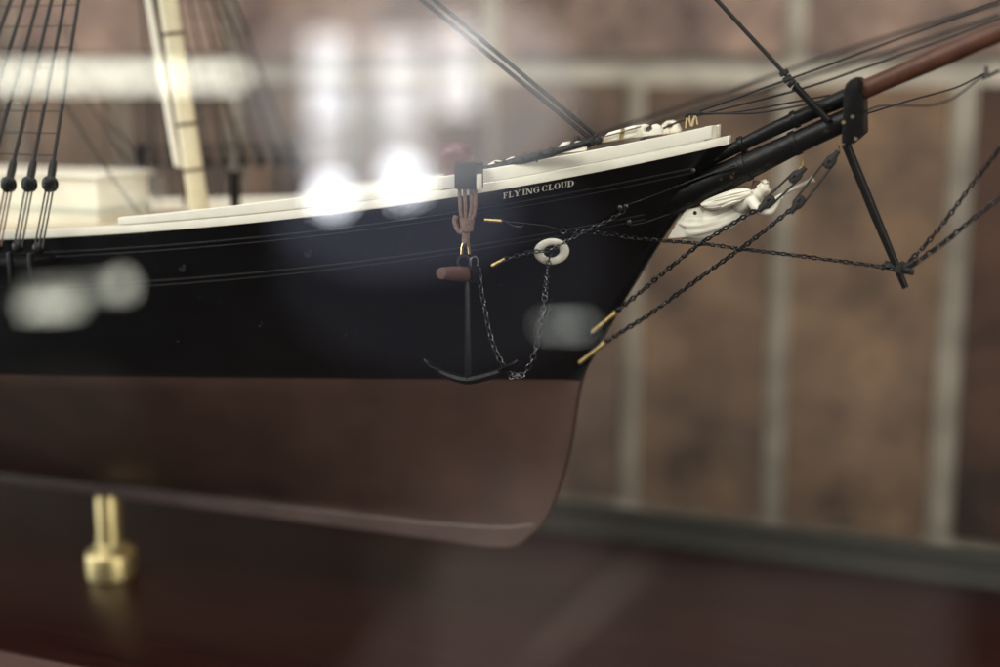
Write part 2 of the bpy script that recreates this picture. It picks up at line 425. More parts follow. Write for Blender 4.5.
lay = [('F', 503.2, 5.2), ('L', 508.6, 5.3), ('Y', 514.0, 6.4), ('I', 522.4, 5.4), ('N', 525.4, 7.2), ('G', 533.4, 6.4), ('C', 541.9, 6.0), ('L', 548.4, 5.6), ('O', 554.3, 5.9), ('U', 560.6, 6.4), ('D', 567.4, 6.6)]
for ch_, x0, w in lay:
    for quad in GL[ch_]:
        q = []
        for u, vv in quad:
            px = x0 + u * w * (.98) ; py = B0.y + (px - B0.x) * DIR.y - vv * 5.9
            q.append(on_hull(px, py, .00012))
        mb.add(q, [[0, 1, 2, 3]])
mb.build('name_lettering', M['letter'], ship, smooth=False)

# dust and chips on the black side
du = MB()
for _ in range(46):
    c = on_hull(random.uniform(150, 640), random.uniform(195, 372), .00005)
    if c.y > -.004: continue
    du.lathe([(random.uniform(.00007, .00017), 0), (.00004, .00005)], c, (0, -1, 0), 6)
du.build('dust_specks', M['dust'], ship)
# hawse ring
hc = on_hull(551.5, 251, 0); ex = (on_hull(556, 251, 0) - on_hull(547, 251, 0)).normalized(); ez = (on_hull(551.5, 247, 0) - on_hull(551.5, 255, 0)); ez = (ez - ex * ez.dot(ex)).normalized(); en = ex.cross(ez).normalized()
if en.y > 0: en = -en
mb = MB(); vs_, fs_ = [], []
for i in range(40):
    a = 2 * PI * i / 40
    for k in range(10):
        b = 2 * PI * k / 10; rr = .00345 + .00125 * math.cos(b)
        vs_.append(hc + ex * math.cos(a) * rr * 1.08 + ez * math.sin(a) * rr * .92 + en * (.0003 + .0005 * math.sin(b)))
for i in range(40):
    for k in range(10): fs_.append([i * 10 + k, i * 10 + (k + 1) % 10, ((i + 1) % 40) * 10 + (k + 1) % 10, ((i + 1) % 40) * 10 + k])
hw = mb.add(vs_, fs_).build('hawse_ring', M['cream'], ship)
MB().lathe([(.0025, 0), (.0024, .0002), (.0, .0002)], hc + en * .0001, en, 24).build('hawse_hole', M['hole'], hw)
# small scuppers and bolts on the side
for px, py in ((183, 268), (308, 253)):
    c = on_hull(px, py, .00005); MB().lathe([(.0013, 0), (.0013, .0003), (.0009, .0003), (.0008, .0001)], c, (0, -1, .05), 16).build('scupper', M['spar'], ship)

# ------------------------------------------------------------------ bowsprit, boom, cap, striker
A = lambda *p, Y=0.0: [at(x, y, Y) for x, y in p]
MB().tube(A((606, 224), (650, 208), (700, 188), (750, 164.8), (800, 141), (850, 118)), [.0046, .0048, .0046, .0037, .0031, .0030], 24).build('bowsprit', M['spar'], ship)
bs = MB()
for (x, y), r in (((745, 167), .0041), ((795, 143.2), .0035)):
    a, b = at(x - 3, y + 1.4, 0), at(x + 3, y - 1.4, 0); bs.tube([a, b], r, 24)
bs.build('bowsprit_band', M['iron'], ship, bevel=.0002)
for (x, y), r in (((742, 144.4), .0024), ((795, 119.5), .0025)):
    MB().tube([at(x - 2.5, y + 1.2, 0), at(x + 2.5, y - 1.2, 0)], r, 20).build('boom_band', M['iron'], ship, bevel=.0002)
heel = MB().tube(A((690, 171), (710, 161), (740, 145.5), (770, 130.8), (810, 112.8), (852, 95)), [.0011, .0015, .00175, .0020, .0021, .0024], 20).build('boom_heel', M['spar'], ship)
MB().tube(A((853, 94.3), (900, 74.2), (950, 53), (1060, 6.5), (1250, -73), (1490, -174)), [.0026, .0026, .0026, .0025, .0023, .0019], 24).build('jib_boom', M['boom'], ship)
MB().prism([(844, 91), (846.5, 84), (851, 79.5), (857, 76.5), (861, 79), (862.5, 86), (861, 93), (864, 97), (864.5, 133), (851, 144.5), (842, 143.5), (843, 118)], -.0048, .0048, Yp=-.0035).build('bowsprit_cap', M['spar'], ship, bevel=.0005, seg=2)
bolts = MB()
for x, y in ((843.5, 122.5), (852.5, 117), (856, 139)):
    bolts.lathe([(.0005, 0), (.0005, .00015), (.0003, .0002)], at(x, y, -.0049), (0, -1, 0), 10)
bolts.build('cap_bolts', M['dullgold'], ship)
mart = MB().tube(A((846, 144), (875, 215), (905.5, 288)), [.00125, .00125, .0009], 16).build('dolphin_striker', M['spar'], ship)
x = MB(); c = at(900, 268, 0)
x.tube([c + Vector((0, -.006, .0003)), c + Vector((0, .006, .0003))], .0009, 10)
x.tube(A((884, 264), (897, 268.5), (910, 270.5)), .0011, 8); x.tube(A((900, 273), (906, 266), (914, 262)), .0009, 8); x.tube(A((881, 268), (888, 264)), .0008, 8); x.tube(A((903, 271), (914, 272.5)), .0008, 8)
x.build('chain_collar', M['rope'], mart)
# cheek rails at the root of the bowsprit
ck = MB()
for pts in (((622, 207), (650, 197), (690, 181.5), (735, 165)), ((628, 226), (645, 222.5), (664, 216), (680, 210))):
    ck.tube(smooth_path([on_hull(px, py, .0001) if px < 690 else at(px, py, -.0047) for px, py in pts]), .00035, 6)
ck.build('cheek_rail', M['spar'], ship)
k2 = MB()
for px, py in ((620, 207.5), (626, 206.5), (629, 222), (693, 170.5)):
    k2.lathe([(.0008, 0), (.0008, .0006), (.0004, .0009)], on_hull(px, py, 0), (0, -1, .1), 10)
k2.build('eyebolts', M['steel'], ship)

# bobstays: rod, chain, lashed heart
for rod, chn, heart, ring in ((((592, 331), (616, 312.5)), ((617, 311.5), (660, 275.5), (700, 243.5), (740, 219), (764, 205.5)), ((765, 205), (799, 173.5)), ((799, 172), (803, 166), (803, 161.5))),
                              (((579.5, 362), (605.5, 342.5)), ((606, 342), (650, 314), (700, 277.5), (750, 242), (795, 206.5)), ((796, 206), (833, 158)), ((834, 156), (838, 151), (838, 147)))):
    c0 = MB().chain([at(x, y, -.0016 - .0042 * min(1, max(0, (x - 610) / 110))) for x, y in chn], pitch=.00145, L=.0022, W=.0017, r=.00033).build('bobstay_chain', M['chain'], ship)
    rb = MB(); p, q = on_hull(*rod[0], .0006), at(*rod[1], -.0016); rb.tube([p, q], .00062, 8); rb.tube([q - (q - p).normalized() * .0012, q], .0009, 8)
    rb.build('stem_rod', M['gold'], c0)
    h0, h1 = at(*heart[0], -.0058), at(*heart[1], -.0040); t = (h1 - h0).normalized(); nn = Vector((0, -1, 0)); bb = t.cross(nn)
    hm = MB()
    for e, sg in ((h0, 1), (h1, -1)):
        hm.link(e + t * sg * .0012, t, nn, .0044, .0031, .0008, n=14, m=7); hm.tube([e - t * sg * .0024, e + t * sg * .001], [.0007, .0010], 8)
    hm.build('heart', M['rope'], c0)
    lm = MB()
    for o in (-.0012, .0012):
        lm.tube([h0 + bb * o + t * .0012, h1 + bb * o - t * .0012], .00034, 6)
    lm.build('lashing', M['rope'], c0)
    MB().tube([at(x, y, -.0036 + .0012 * k_) for k_, (x, y) in enumerate(ring)], .0006, 8).build('hanging_eye', M['gold'], c0)
# martingale backstay chain on the near side, with its rod and hook, and the short chain past the hawse ring
path = [on_hull(566, 230, .0006), on_hull(600, 232, .0006), on_hull(640, 237.5, .0008)] + [at(700, 243.5, -.0050), at(750, 250, -.0040), at(800, 256, -.003), at(850, 262.5, -.002), at(896, 269, -.001)]
mc = MB().chain(smooth_path(path), pitch=.00140, L=.0021, W=.0015, r=.00026).build('martingale_chain', M['chain'], ship)
MB().tube([on_hull(484, 218.5, .0007), on_hull(502, 219.5, .0008)], .00055, 8).build('side_rod', M['gold'], mc)
hk = MB().tube(smooth_path([on_hull(501, 218, .001), on_hull(506, 220, .001), on_hull(513, 224, .001), on_hull(521, 225, .001), on_hull(523, 223, .001)]), .00025, 6)
hk.tube([on_hull(506, 220, .0008), on_hull(545, 224.5, .0006), on_hull(561, 229, .0006)], .00016, 5)
hk.link(on_hull(563, 229.5, .0008), Vector((1, 0, 0)), Vector((0, -1, 0)), .0024, .0019, .0002); hk.build('hook', M['steel'], mc)
pc = [on_hull(504, 258, .0008), on_hull(530, 250, .0012), on_hull(545, 247, .0022), on_hull(560, 241, .0022), on_hull(580, 231.5, .001), on_hull(605, 221, .0008), on_hull(624, 209, .0008)]
sc_ = MB().chain(smooth_path(pc), pitch=.0015, L=.0022, W=.0014, r=.00020).build('bowsprit_guy_chain', M['steel'], ship)
MB().tube([on_hull(492, 264.5, .0007), on_hull(505, 257.5, .0008)], .00055, 8).build('side_rod', M['gold'], sc_)
# outer martingale chains running to the end of the boom
for pts in (((905, 266), (935, 233.5), (1000, 148), (1130, -20)), ((908, 268), (945, 241), (1000, 198), (1110, 112), (1462, -160))):
    MB().chain(smooth_path([at(x, y, 0) for x, y in pts]), pitch=.00150, L=.0023, W=.0016, r=.00028).build('boom_stay_chain', M['chain'], ship)
MB().tube(smooth_path(A((908, 271), (950, 240), (975, 218), (1000, 199), (1110, 114), (1462, -158))), .0003, 6).build('boom_guy', M['lanyard'], ship)

# ------------------------------------------------------------------ figurehead
fg = None
def skin_mesh(name, nodes, edges, m, parent, lev=2):
    me = bpy.data.meshes.new(name); me.from_pydata([n_[0] for n_ in nodes], edges, [])
    o = bpy.data.objects.new(name, me); C.objects.link(o)
    o.modifiers.new('s', 'SKIN'); sv = me.skin_vertices[0].data
    for i, n_ in enumerate(nodes): r = n_[1]; sv[i].radius = (r, r) if not isinstance(r, tuple) else r
    sv[0].use_root = True
    sb = o.modifiers.new('d', 'SUBSURF'); sb.levels = sb.render_levels = lev
    dg = bpy.context.evaluated_depsgraph_get(); nm = bpy.data.meshes.new_from_object(o.evaluated_get(dg)); nm.name = name
    for p in nm.polygons: p.use_smooth = True
    nm.materials.clear(); nm.materials.append(m); o.modifiers.clear(); o.data = nm; o.parent = parent
    return o
U = .00029
def fp(x, y, Y=0.0): return at(x, y, Y)
nodes = [(fp(733, 207), .0033), (fp(745, 202.5), .0034), (fp(754, 197.5), .0030), (fp(760, 192.5), .0014), (fp(764.5, 188.5), .0024), (fp(767, 185.0), .0021),
         (fp(752, 201, -.0034), .0017), (fp(759, 210, -.0044), .0016), (fp(771, 211.5, -.0044), .0015), (fp(776, 203, -.0036), .0012), (fp(780, 196.5, -.0024), .0011),
         (fp(757, 198, .0032), .0014), (fp(765, 205, .0036), .0012), (fp(774, 203, .0025), .0011), (fp(783, 195, .0012), .0009)]
figure = skin_mesh('figurehead', nodes, [(0, 1), (1, 2), (2, 3), (3, 4), (4, 5), (2, 6), (6, 7), (7, 8), (8, 9), (9, 10), (2, 11), (11, 12), (12, 13), (13, 14)], M['white'], ship)
rb = MB(); vs_, fs_ = [], []; K = 40; prof = [(684, 226, .6), (687, 226, 11), (692, 226.5, 13.5), (700, 226, 13.8), (709, 224, 13), (718, 221, 12), (728, 216.5, 11), (738, 211.5, 10), (747, 205.5, 8.6), (753, 201, 5.5)]
pr = smooth_path([Vector((a, b, c)) for a, b, c in prof], 5)
for i, q in enumerate(pr):
    c = fp(q.x, q.y); t = (fp(pr[min(i + 1, len(pr) - 1)].x, pr[min(i + 1, len(pr) - 1)].y) - fp(pr[max(i - 1, 0)].x, pr[max(i - 1, 0)].y)).normalized()
    yv = Vector((0, 1, 0)); zv = t.cross(yv).normalized(); f_ = max(0, 1 - i / len(pr) * 1.05)
    for k in range(K):
        a = 2 * PI * k / K; r = q.z * U * (1 + (.22 * (abs(math.sin(4.5 * a + i * .05)) - .6) + .10 * math.sin(13 * a + 1.3 - i * .14)) * f_ ** .7)
        sh = t * (-.0014 * f_ ** 3 * (1 + .9 * math.sin(5 * a)))
        vs_.append(c + sh + yv * math.cos(a) * r * .62 + zv * math.sin(a) * r)
for i in range(len(pr) - 1):
    for k in range(K): fs_.append([i * K + k, i * K + (k + 1) % K, (i + 1) * K + (k + 1) % K, (i + 1) * K + k])
fs_ += [list(range(K))[::-1], [(len(pr) - 1) * K + k for k in range(K)]]
rb.add(vs_, fs_).build('robe', M['white'], figure, sharp=80)
MB().prism([(667, 239), (676, 224), (686, 209.5), (700, 207), (706, 221), (704, 236)], -.0018, .0018, Yp=-.0018).build('figurehead_base', M['white'], figure, bevel=.0004)
def wing(sgn):
    ou = smooth_path([Vector((x, y, 0)) for x, y in ((701, 203.5), (706, 200), (716, 195.5), (728, 191), (740, 188.2), (748, 188.5), (752, 192), (748, 198), (738, 203), (726, 207.5), (714, 209.5), (706, 208))], 4)
    mb = MB(); n_ = len(ou); cx = [Vector((703 + 47 * t, 205.2 - 11.5 * t, 0)) for t in (0, .25, .5, .75, 1)]
    def pt(p, y): q = at(p.x, p.y, -.003); return Vector((q.x, sgn * y, q.z))
    vs_ = []
    rings = 7
    for rg in range(rings):
        t = rg / (rings - 1)
        for p in ou:
            u = (p.x - 703) / 47; u = min(1, max(0, u)); c = Vector((703 + 47 * u, 205.2 - 11.5 * u, 0)); q = c.lerp(p, 1 - t * .96)
            groove = .00022 * math.sin((rg / rings) * 26)
            vs_.append(pt(q, -(.0036 + .0011 * (1 - (1 - t) ** 2) + groove * (1 - t))))
    fs_ = []
    for rg in range(rings - 1):
        for k in range(n_): fs_.append([rg * n_ + k, rg * n_ + (k + 1) % n_, (rg + 1) * n_ + (k + 1) % n_, (rg + 1) * n_ + k])
    fs_.append([(rings - 1) * n_ + k for k in range(n_)])
    o = len(vs_); vs_ += [pt(p, -.0028) for p in ou]
    for k in range(n_): fs_.append([o + k, o + (k + 1) % n_, (k + 1) % n_, k])
    fs_.append([o + k for k in range(n_)][::-1])
    mb.add(vs_, fs_)
    for j, (a_, b_) in enumerate((((709, 200.5), (750, 190.2)), ((706, 203), (751, 193)), ((712, 206.3), (748, 196)), ((722, 207), (742, 200)))):
        mb.tube([pt(Vector((a_[0] + (b_[0] - a_[0]) * t, a_[1] + (b_[1] - a_[1]) * t - 1.2 * math.sin(PI * t), 0)), -(.0043 + .0004 * math.sin(PI * t))) for t in (0, .25, .5, .75, 1)], [.00012, .0003, .00036, .0003, .0001], 6)
    return mb
for sgn in (1, -1): wing(sgn).build('wing', M['white'], figure, sharp=60)
MB().tube([fp(774, 199, -.002), fp(790, 190.5, -.0018), fp(803, 184, -.0016), fp(810, 180.5, -.0015), fp(813.5, 178.5, -.0014)], [.0004, .0005, .0005, .0006, .0011], 12).build('trumpet', M['white'], figure)
hr = MB(); c = fp(765.5, 186.2)
for k in range(16):
    a = random.uniform(0, 2 * PI); b = random.uniform(-.3, 1.3)
    p = c + Vector((math.cos(a) * math.cos(b) * .0013 - .0006, math.sin(a) * math.cos(b) * .0014, math.sin(b) * .0014))
    hr.lathe([(0, -.0007), (.0005, -.0004), (.0007, 0), (.0005, .0004), (0, .0007)], p, (random.random() - .5, random.random() - .5, 1), 8)
hr.build('hair', M['white'], figure)
MB().tube([fp(754, 191.5), fp(756.5, 181)], .0010, 8).build('iron_stay', M['wood'], figure)
MB().lathe([(.0006, 0), (.0005, .0003)], at(695, 213, -.0042), (0, -1, 0), 10).build('fixing_pin', M['hole'], figure)

# ------------------------------------------------------------------ fittings on the rail
Y0 = -.0215
MB().prism([(556, 154), (558, 147), (562, 142.5), (568, 141.5), (567, 144), (563.5, 146), (565, 148.5), (572, 148), (576.5, 145), (573.5, 143), (576, 141), (581, 142.5), (584, 147.5), (584, 151)], Y0, Y0 + .0028).build('fairlead', M['cream'], ship, bevel=.0003)
MB().prism([(633, 138), (634, 131.5), (637, 126.5), (643, 124), (647.5, 125.5), (643, 128.5), (643, 131.8), (648, 132.2), (652.5, 129), (651, 125.5), (655, 124), (660, 127), (662.5, 134)], -.0135, -.0107).build('fairlead', M['cream'], ship, bevel=.0003)
MB().prism([(660, 134), (661.5, 125), (666, 121.2), (672, 120.3), (676.5, 123), (679.5, 129), (679.5, 132), (670, 133.5), (670, 128.5), (673, 126.5), (672.5, 123.8), (668.5, 123.2), (665.5, 125.3), (666.5, 128.3), (669.6, 128.7), (669.6, 133.6)], .0105, .013).build('fairlead', M['white'], ship, bevel=.0003)
MB().prism([(484, 171), (488, 164), (494, 160.5), (500, 161.5), (498, 165), (505, 160), (511, 157), (514, 158.5), (512, 163)], Y0 - .004, Y0 - .0015).build('fairlead', M['white'], ship, bevel=.0003)
hb_ = MB().prism([(601, 143), (604, 136), (608, 132.5), (633, 125.5), (638, 127), (638, 136)], -.0155, -.0075, Yp=-.0155).build('deck_locker', M['white'], ship, bevel=.0007, seg=3)
MB().prism([(619, 140), (621, 129), (624.5, 128), (623, 139)], -.0158, -.0156, Yp=-.0157).build('strap', M['gold'], hb_, smooth=False)
MB().tube(A((600, 138), (622, 132), (641, 126.5), Y=-.0162), .00022, 5).build('lashing', M['brownrope'], hb_)
tw = MB()
for pts in (((685.5, 128), (687, 115), (689, 114), (690.5, 126)), ((691, 125), (694, 117), (696, 116.5), (697.5, 124.5)), ((688, 118), (692, 126), (695, 115))):
    tw.tube(smooth_path(A(*pts, Y=-.004), 5), .00022, 5)
tw.build('twine_loop', M['paletwine'], ship)
MB().tube(smooth_path(A((685, 116), (690, 113.2), (697, 113.5), (701, 113), Y=-.004), 5), .00065, 8).build('rope_splice', M['rope'], ship)
sp = MB().tube(smooth_path(A((474, 165), (480, 171.5), (500, 166), (530, 158), (556, 151.5), (592, 141.5), Y=-.0285), 6), [.0004] * 6 + [.0007] * 6 + [.00115] * 12 + [.0009] * 7, 8)
sp.tube(smooth_path(A((476, 168), (498, 164), (528, 154.5), (556, 149), (592, 139), Y=-.0275), 6), .0004, 6)
for px, py in ((483, 175.5), (537, 160)): sp.tube(A((px, py - 5), (px, py + 2), Y=-.029), .0003, 5)
for px in (505, 522, 540, 552): sp.tube(A((px, 166 - (px - 505) * .27), (px + 2, 161.5 - (px - 505) * .27), Y=-.0285), .0014, 8)
sp.build('furled_tackle', M['rope'], ship)
kn = MB()
for (x, y, r) in ((577, 140, .0012), (583, 143.5, .0013), (592, 141, .0014), (598, 140.5, .0013), (588, 144, .0012), (596, 136.5, .0009)):
    kn.lathe([(0, -r), (r * .8, -r * .6), (r, 0), (r * .8, r * .6), (0, r)], at(x, y, -.0165), (1, 0, .5), 10)
kn.build('rope_seizing', M['rope'], ship)

# cathead with the anchor tackle
ca_ = MB().box((at(454, 189, -.0390).x, -.0390, at(466, 189.5, -.0390).z), (at(476, 189, -.0390).x, -.0335, at(466, 162.5, -.0390).z)).build('cathead', M['spar'], ship, bevel=.0005)
MB().box((at(476, 189, -.0390).x + .00005, -.0387, at(466, 189, -.0390).z), (at(476, 189, -.0390).x + .0003, -.0355, at(466, 174, -.0390).z)).build('cheek_plate', M['cream'], ca_, bevel=.0001)
YA = -.0368
tk = MB()
for pts in (((459.5, 188), (460.5, 210), (463, 226)), ((464.5, 188), (465.5, 212), (465, 228)), ((471, 189), (471.5, 208), (467.5, 226)), ((475.5, 190), (474.5, 212), (470, 224))):
    tk.strands(smooth_path(A(*pts, Y=YA), 4), .00055, .0016)
tk.tube(smooth_path(A((456, 216), (455, 222), (459, 231), (464, 232), Y=YA), 5), .0008, 8)
tk.tube(A((467, 219), (467, 231), Y=YA), [.0021, .0017], 10)
tk.strands(A((466, 229), (465.5, 243), Y=YA), .0011, .002)
tk.build('anchor_tackle', M['brownrope'], ca_)
MB().tube(smooth_path(A((466.5, 239), (462.5, 246), (461.8, 254), Y=YA - .0003), 5), .00042, 8).tube(smooth_path(A((466.5, 239), (468.5, 246), (469.5, 254), Y=YA - .0003), 5), .00042, 8).build('tackle_hook', M['brass'], ca_)

# capstan, foremast, deckhouse, posts on the deck
cp = at(456, 185, 0)
capst = MB().lathe([(.0044, -.006), (.0046, .002), (.0036, .0045), (.0032, .0065), (.0040, .0085), (.0050, .0100), (.0053, .0112), (.0050, .0127), (.0038, .0140), (.0016, .0147), (0, .0149)], cp - Vector((0, 0, .0018)), n=28).build('capstan', M['capstan'], ship)
m0, m1 = at(200, 215, 0), at(127, -275, 0)
mdir = (m1 - m0).normalized()
mast = MB().tube([m0 - mdir * .012, m0, m1, m1 + mdir * .02], [.0033, .0033, .0030, .0028], 28).build('foremast', M['mast'], ship)
for py in (29, 121, 168, -60, -150):
    t = (215 - py) / 490; c = m0.lerp(m1, t)
    MB().tube([c - mdir * .00045, c + mdir * .00045], .0036, 28).build('mast_band', M['wood'], mast)
w0, w1 = at(179.5, 168, -.0005), at(110, -230, -.0005)
MB().tube([w0, w1], [.0017, .0016], 18).build('sail_mast', M['white'], mast)
MB().tube([at(184, 205, -.001), at(183.5, 168, -.001), at(158, 20, -.001), at(156.5, 0, -.0012), at(120, -200, -.001)], [.0005, .0005, .0006, .0012, .0006], 8).build('mast_gap_shade', M['wood'], mast)  # added brown strip standing in for the shaded gap between the spars
MB().tube([w0 - Vector((.0003, 0, .0006)), w0 + Vector((0, 0, .0005))], .0021, 16).build('boom_saddle', M['wood'], mast)
dh = MB().box((-.275, -.013, .03), (-.164, .015, .0565)).build('deckhouse', M['house'], ship, bevel=.001)
MB().box((-.277, -.0142, .0565), (-.1625, .0165, .0578)).build('roof', M['white'], dh, bevel=.0005)
MB().box((-.2755, -.0135, .0452), (-.1635, .0155, .0468)).build('trim_band', M['housegreen'], dh, bevel=.0003)
for px, py, Y in ((235, 190, .02), (141, 163, .035),):
    q = at(px, py, Y); MB().lathe([(.0018, -.014), (.0018, .004), (.0023, .0045), (.0023, .0058), (.0014, .0066)], q, n=14).build('mooring_post', M['spar'], ship)

# ------------------------------------------------------------------ rigging
hound = at(127, -275, 0)
SX = [at(50 - 20.8 * k, 184 + .2 * k, -.063) for k in range(8)]
SXN = SX
for sgn in (1, -1):
    SX = SXN if sgn == 1 else [Vector((SXN[0].x + .0072, SXN[0].y + .001, SXN[0].z))] + SXN
    for k, p in enumerate(SX):
        e = Vector((p.x, sgn * p.y, p.z)); top = hound + Vector((-.0006 * k, -.003 * sgn, .0008 * k))
        d = (top - e).normalized()
        sh = MB().tube([e + d * .0012, e + d * .0045, e + d * .007, e + d * .0075, top], [.0011, .0012, .0010, .00055, .00050], 8).build('shroud', M['rope'], ship)
        de = MB().lathe([(.0015, -.0013), (.0024, -.0008), (.0020, 0), (.0024, .0008), (.0015, .0013)], e, (0, 1, 0), 18)
        for hx, hz in ((-.0007, .0003), (.0007, .0003), (0, -.0007)):
            de.lathe([(.00038, 0), (.00036, .0004)], e + Vector((hx, -sgn * -.0 - .0013 if sgn == 1 else -.0013, hz)), (0, 1, 0), 8, 1)
        de.build('deadeye', [M['spar'], M['steel']], sh)
        lo = Vector((e.x - .0035, sgn * -.0655, .0405)); ly = MB()
        for o in (-.0013, 0, .0013):
            ly.tube([e + Vector((o, 0, -.0006)), lo + Vector((o * 1.1, 0, 0))], .00028, 6)
        ly.build('lanyard', M['brownrope'] if k == 2 else M['lanyard'], sh)
        le = MB().lathe([(.0011, -.001), (.0017, -.0006), (.0015, 0), (.0017, .0006), (.0011, .001)], lo, (0, 1, 0), 16); le.build('lower_deadeye', M['spar'], sh)
    rt = MB(); ends = [(Vector((p.x, sgn * p.y, p.z)), hound + Vector((-.0006 * k, -.003 * sgn, .0008 * k))) for k, p in enumerate(SX)]
    for j in range(1, 24):
        zz = .0610 + .0062 * j; pts = []
        for a, b in ends:
            t = (zz - a.z) / (b.z - a.z); q = a.lerp(b, t); q.z -= .0002 * random.random(); q.y += -.0005 * sgn; pts.append(q)
        rt.tube(pts, .00016, 5)
    rt.build('ratlines', M['rope'], ship)
    # a dark stretcher across the foot of the shrouds, and the channel board outside the hull
    if sgn == -1: MB().tube([Vector((SX[0].x + .003, sgn * -.0636, SX[0].z + .0052)), Vector((SX[-1].x - .003, sgn * -.0636, SX[-1].z + .0052))], .0007, 6).build('stretcher', M['rope'], ship)
    MB().box((-.235, min(sgn * -.0690, sgn * -.055), .0352), (-.1445, max(sgn * -.0690, sgn * -.055), .0374)).build('channel_board', M['spar'], ship, bevel=.0004)
    cpn = MB()
    for p in SX[:7]:
        cpn.box((p.x - .0042, min(sgn * -.0696, sgn * -.0684), .0300), (p.x - .0028, max(sgn * -.0696, sgn * -.0684), .0395))
    cpn.build('chain_plates', M['iron'], ship, bevel=.0002)
def line(pts, r, name='stay', m='rope', Y=0.0):
    return MB().tube(smooth_path([at(p[0], p[1], p[2] if len(p) > 2 else Y) for p in pts], 6), r, 6).build(name, M[m], ship)
for pts in (((590.5, 139), (420.5, -1), (128, -243)), ((598.5, 138), (432, -2), (131, -247))):
    MB().strands([at(x, y, -.0165 if y > 100 else (-.012 if y > -50 else -.001)) for x, y in pts], .00062, .0021).build('forestay', M['rope'], ship)
st = MB().strands(A((716, -1), (786, 75)), .0006, .002); st.strands(A((560, -168), (716, -1)), .0006, .002)
for a, b in zip(((783, 71), (786, 76.5), (790, 82), (794, 86)), ((785, 75), (789, 81), (793, 84.5), (797, 87.5))): st.tube(A(a, b), .0013, 8)
stay = st.build('bowsprit_stay', M['rope'], ship)
MB().tube(A((795, 86), (812, 104), (829, 121), Y=-.0035), .0010, 10).build('stay_lanyard', M['spar'], stay)
line(((693, 113, -.004), (783, 81.5, -.003), (860, 53, -.002), (1000, 1, 0), (1060, -22, 0)), .00036)
line(((640, 140, .005), (690, 118, .004), (800, 89.5, -.002), (860, 69, -.002), (940, 41, 0), (1000, 18, 0), (1060, -4, 0)), .00034)
line(((560, 148, .03), (690, 103, .06), (783, 72, .075), (860, 45, .085), (1000, 3, .09)), .00055)
line(((600, 143, .03), (690, 112, .055), (783, 84, .07), (860, 61, .08), (1000, 15, .085)), .00055)
line(((693, 113, -.004), (730, 113.5, -.004), (760, 112.5, -.003), (800, 105.5, -.003), (822, 100, -.003)), .00030)
line(((700, 114.5, .004), (735, 112, .005), (780, 104.5, .006), (830, 95, .006)), .00030)
line(((862, 113, -.003), (880, 106, -.003), (905, 105.5, -.003), (932, 105, -.003), (955, 97, -.003), (985, 74, -.003)), .00028)
line(((862, 115, .012), (885, 108, .012), (915, 99, .012), (955, 88, .012), (985, 73, .012)), .00028)
line(((982, 79, -.003), (1000, 70, -.003)), .0005)
MB().tube(A((986, 66), (986.5, 78), Y=-.003), [.0005, .0007], 8).build('boom_block', M['lanyard'], ship)
line(((80, 88, .02), (120, 150, .02), (152, 212, .02)), .0004); line(((60, 20, .03), (95, 90, .03), (130, 150, .03), (160, 205, .03)), .0004)
line(((62, 100, -.01), (100, 160, -.01), (140, 215, -.01)), .00035); line(((170, 120, .01), (182, 178, .01), (210, 215, .01)), .0003)
adopt(ship)

# ------------------------------------------------------------------ anchor and its chain
anc = empty('anchor', at(467, 379, YA), 'small black anchor with brown wooden stock hanging below the cathead', 'anchor')
MB().tube(A((467, 280), (467.5, 330), (468, 378), Y=YA), [.0009, .0010, .0013], 4).build('shank', M['iron'], anc, bevel=.0002)
ar = smooth_path(A((424, 359.5), (432, 366), (445, 374), (458, 378.5), (468, 380), (482, 377.5), (500, 372), (510, 367), (518, 360.5), Y=YA), 5)
nr = len(ar); MB().tube(ar, [.0005 + .0008 * math.sin(PI * i / (nr - 1)) ** .7 for i in range(nr)], 8).build('arms', M['iron'], anc)
for pts in (((424, 360), (430, 360), (441, 369), (438, 373), (430, 367)), ((518, 361), (512, 360.5), (499, 369), (502, 374), (511, 369))):
    mb = MB(); q = [at(x, y, YA) for x, y in pts]; tip, a, b, c2, d = q
    vs_ = [tip, (a + b) / 2 + Vector((0, -.0026, 0)), b + Vector((0, -.001, 0)), b + Vector((0, .001, 0)), (a + b) / 2 + Vector((0, .0026, 0))]
    o_ = Vector((0, 0, -.0006)); mb.add(vs_ + [v + o_ for v in vs_], [[0, 1, 2, 3, 4], [9, 8, 7, 6, 5]] + [[i, 5 + i, 5 + (i + 1) % 5, (i + 1) % 5] for i in range(5)])
    mb.build('fluke', M['iron'], anc, bevel=.0001)
MB().tube([at(441, 273.5, YA - .012), at(452, 273.6, YA - .006), at(466, 274.5, YA), at(474, 275.2, YA + .004), at(477, 275.5, YA + .0055)], [.0016, .0020, .0022, .0021, .0017], 12).build('stock', M['wood'], anc, bevel=.0003)
rg = MB(); rg.link(at(464, 262, YA), Vector((0, 0, 1)), Vector((.2, -1, 0)), .0044, .0042, .00038, n=18, m=6); rg.link(at(474, 262.5, YA), Vector((0, 0, 1)), Vector((.7, -.6, 0)), .0040, .003, .0003, n=16, m=6)
rg.build('ring', M['steel'], anc)
st_ = MB(); st_.tube([at(474.5, 266, YA - .0006), at(475, 282, YA - .0006)], .0012, 8); st_.build('stock_hoop', M['iron'], anc)
adopt(anc)
hp = on_hull(550.5, 256, .0006)
pth = smooth_path([at(479, 268, YA), at(480, 283, YA), at(485, 310, YA), at(491, 338, YA), at(500, 360, YA), at(509, 372, YA), at(517, 378, YA + .001), at(527, 370, YA + .003), at(535, 352, YA + .003), at(541, 325, -.0325), at(545, 295, -.029), hp + Vector((-.0004, -.0016, -.004)), hp + Vector((0, -.001, 0)), hp + Vector((0, .001, .0008))], 8)
acn = MB().chain(pth, pitch=.00168, L=.0025, W=.00185, r=.00020, phase=.5)
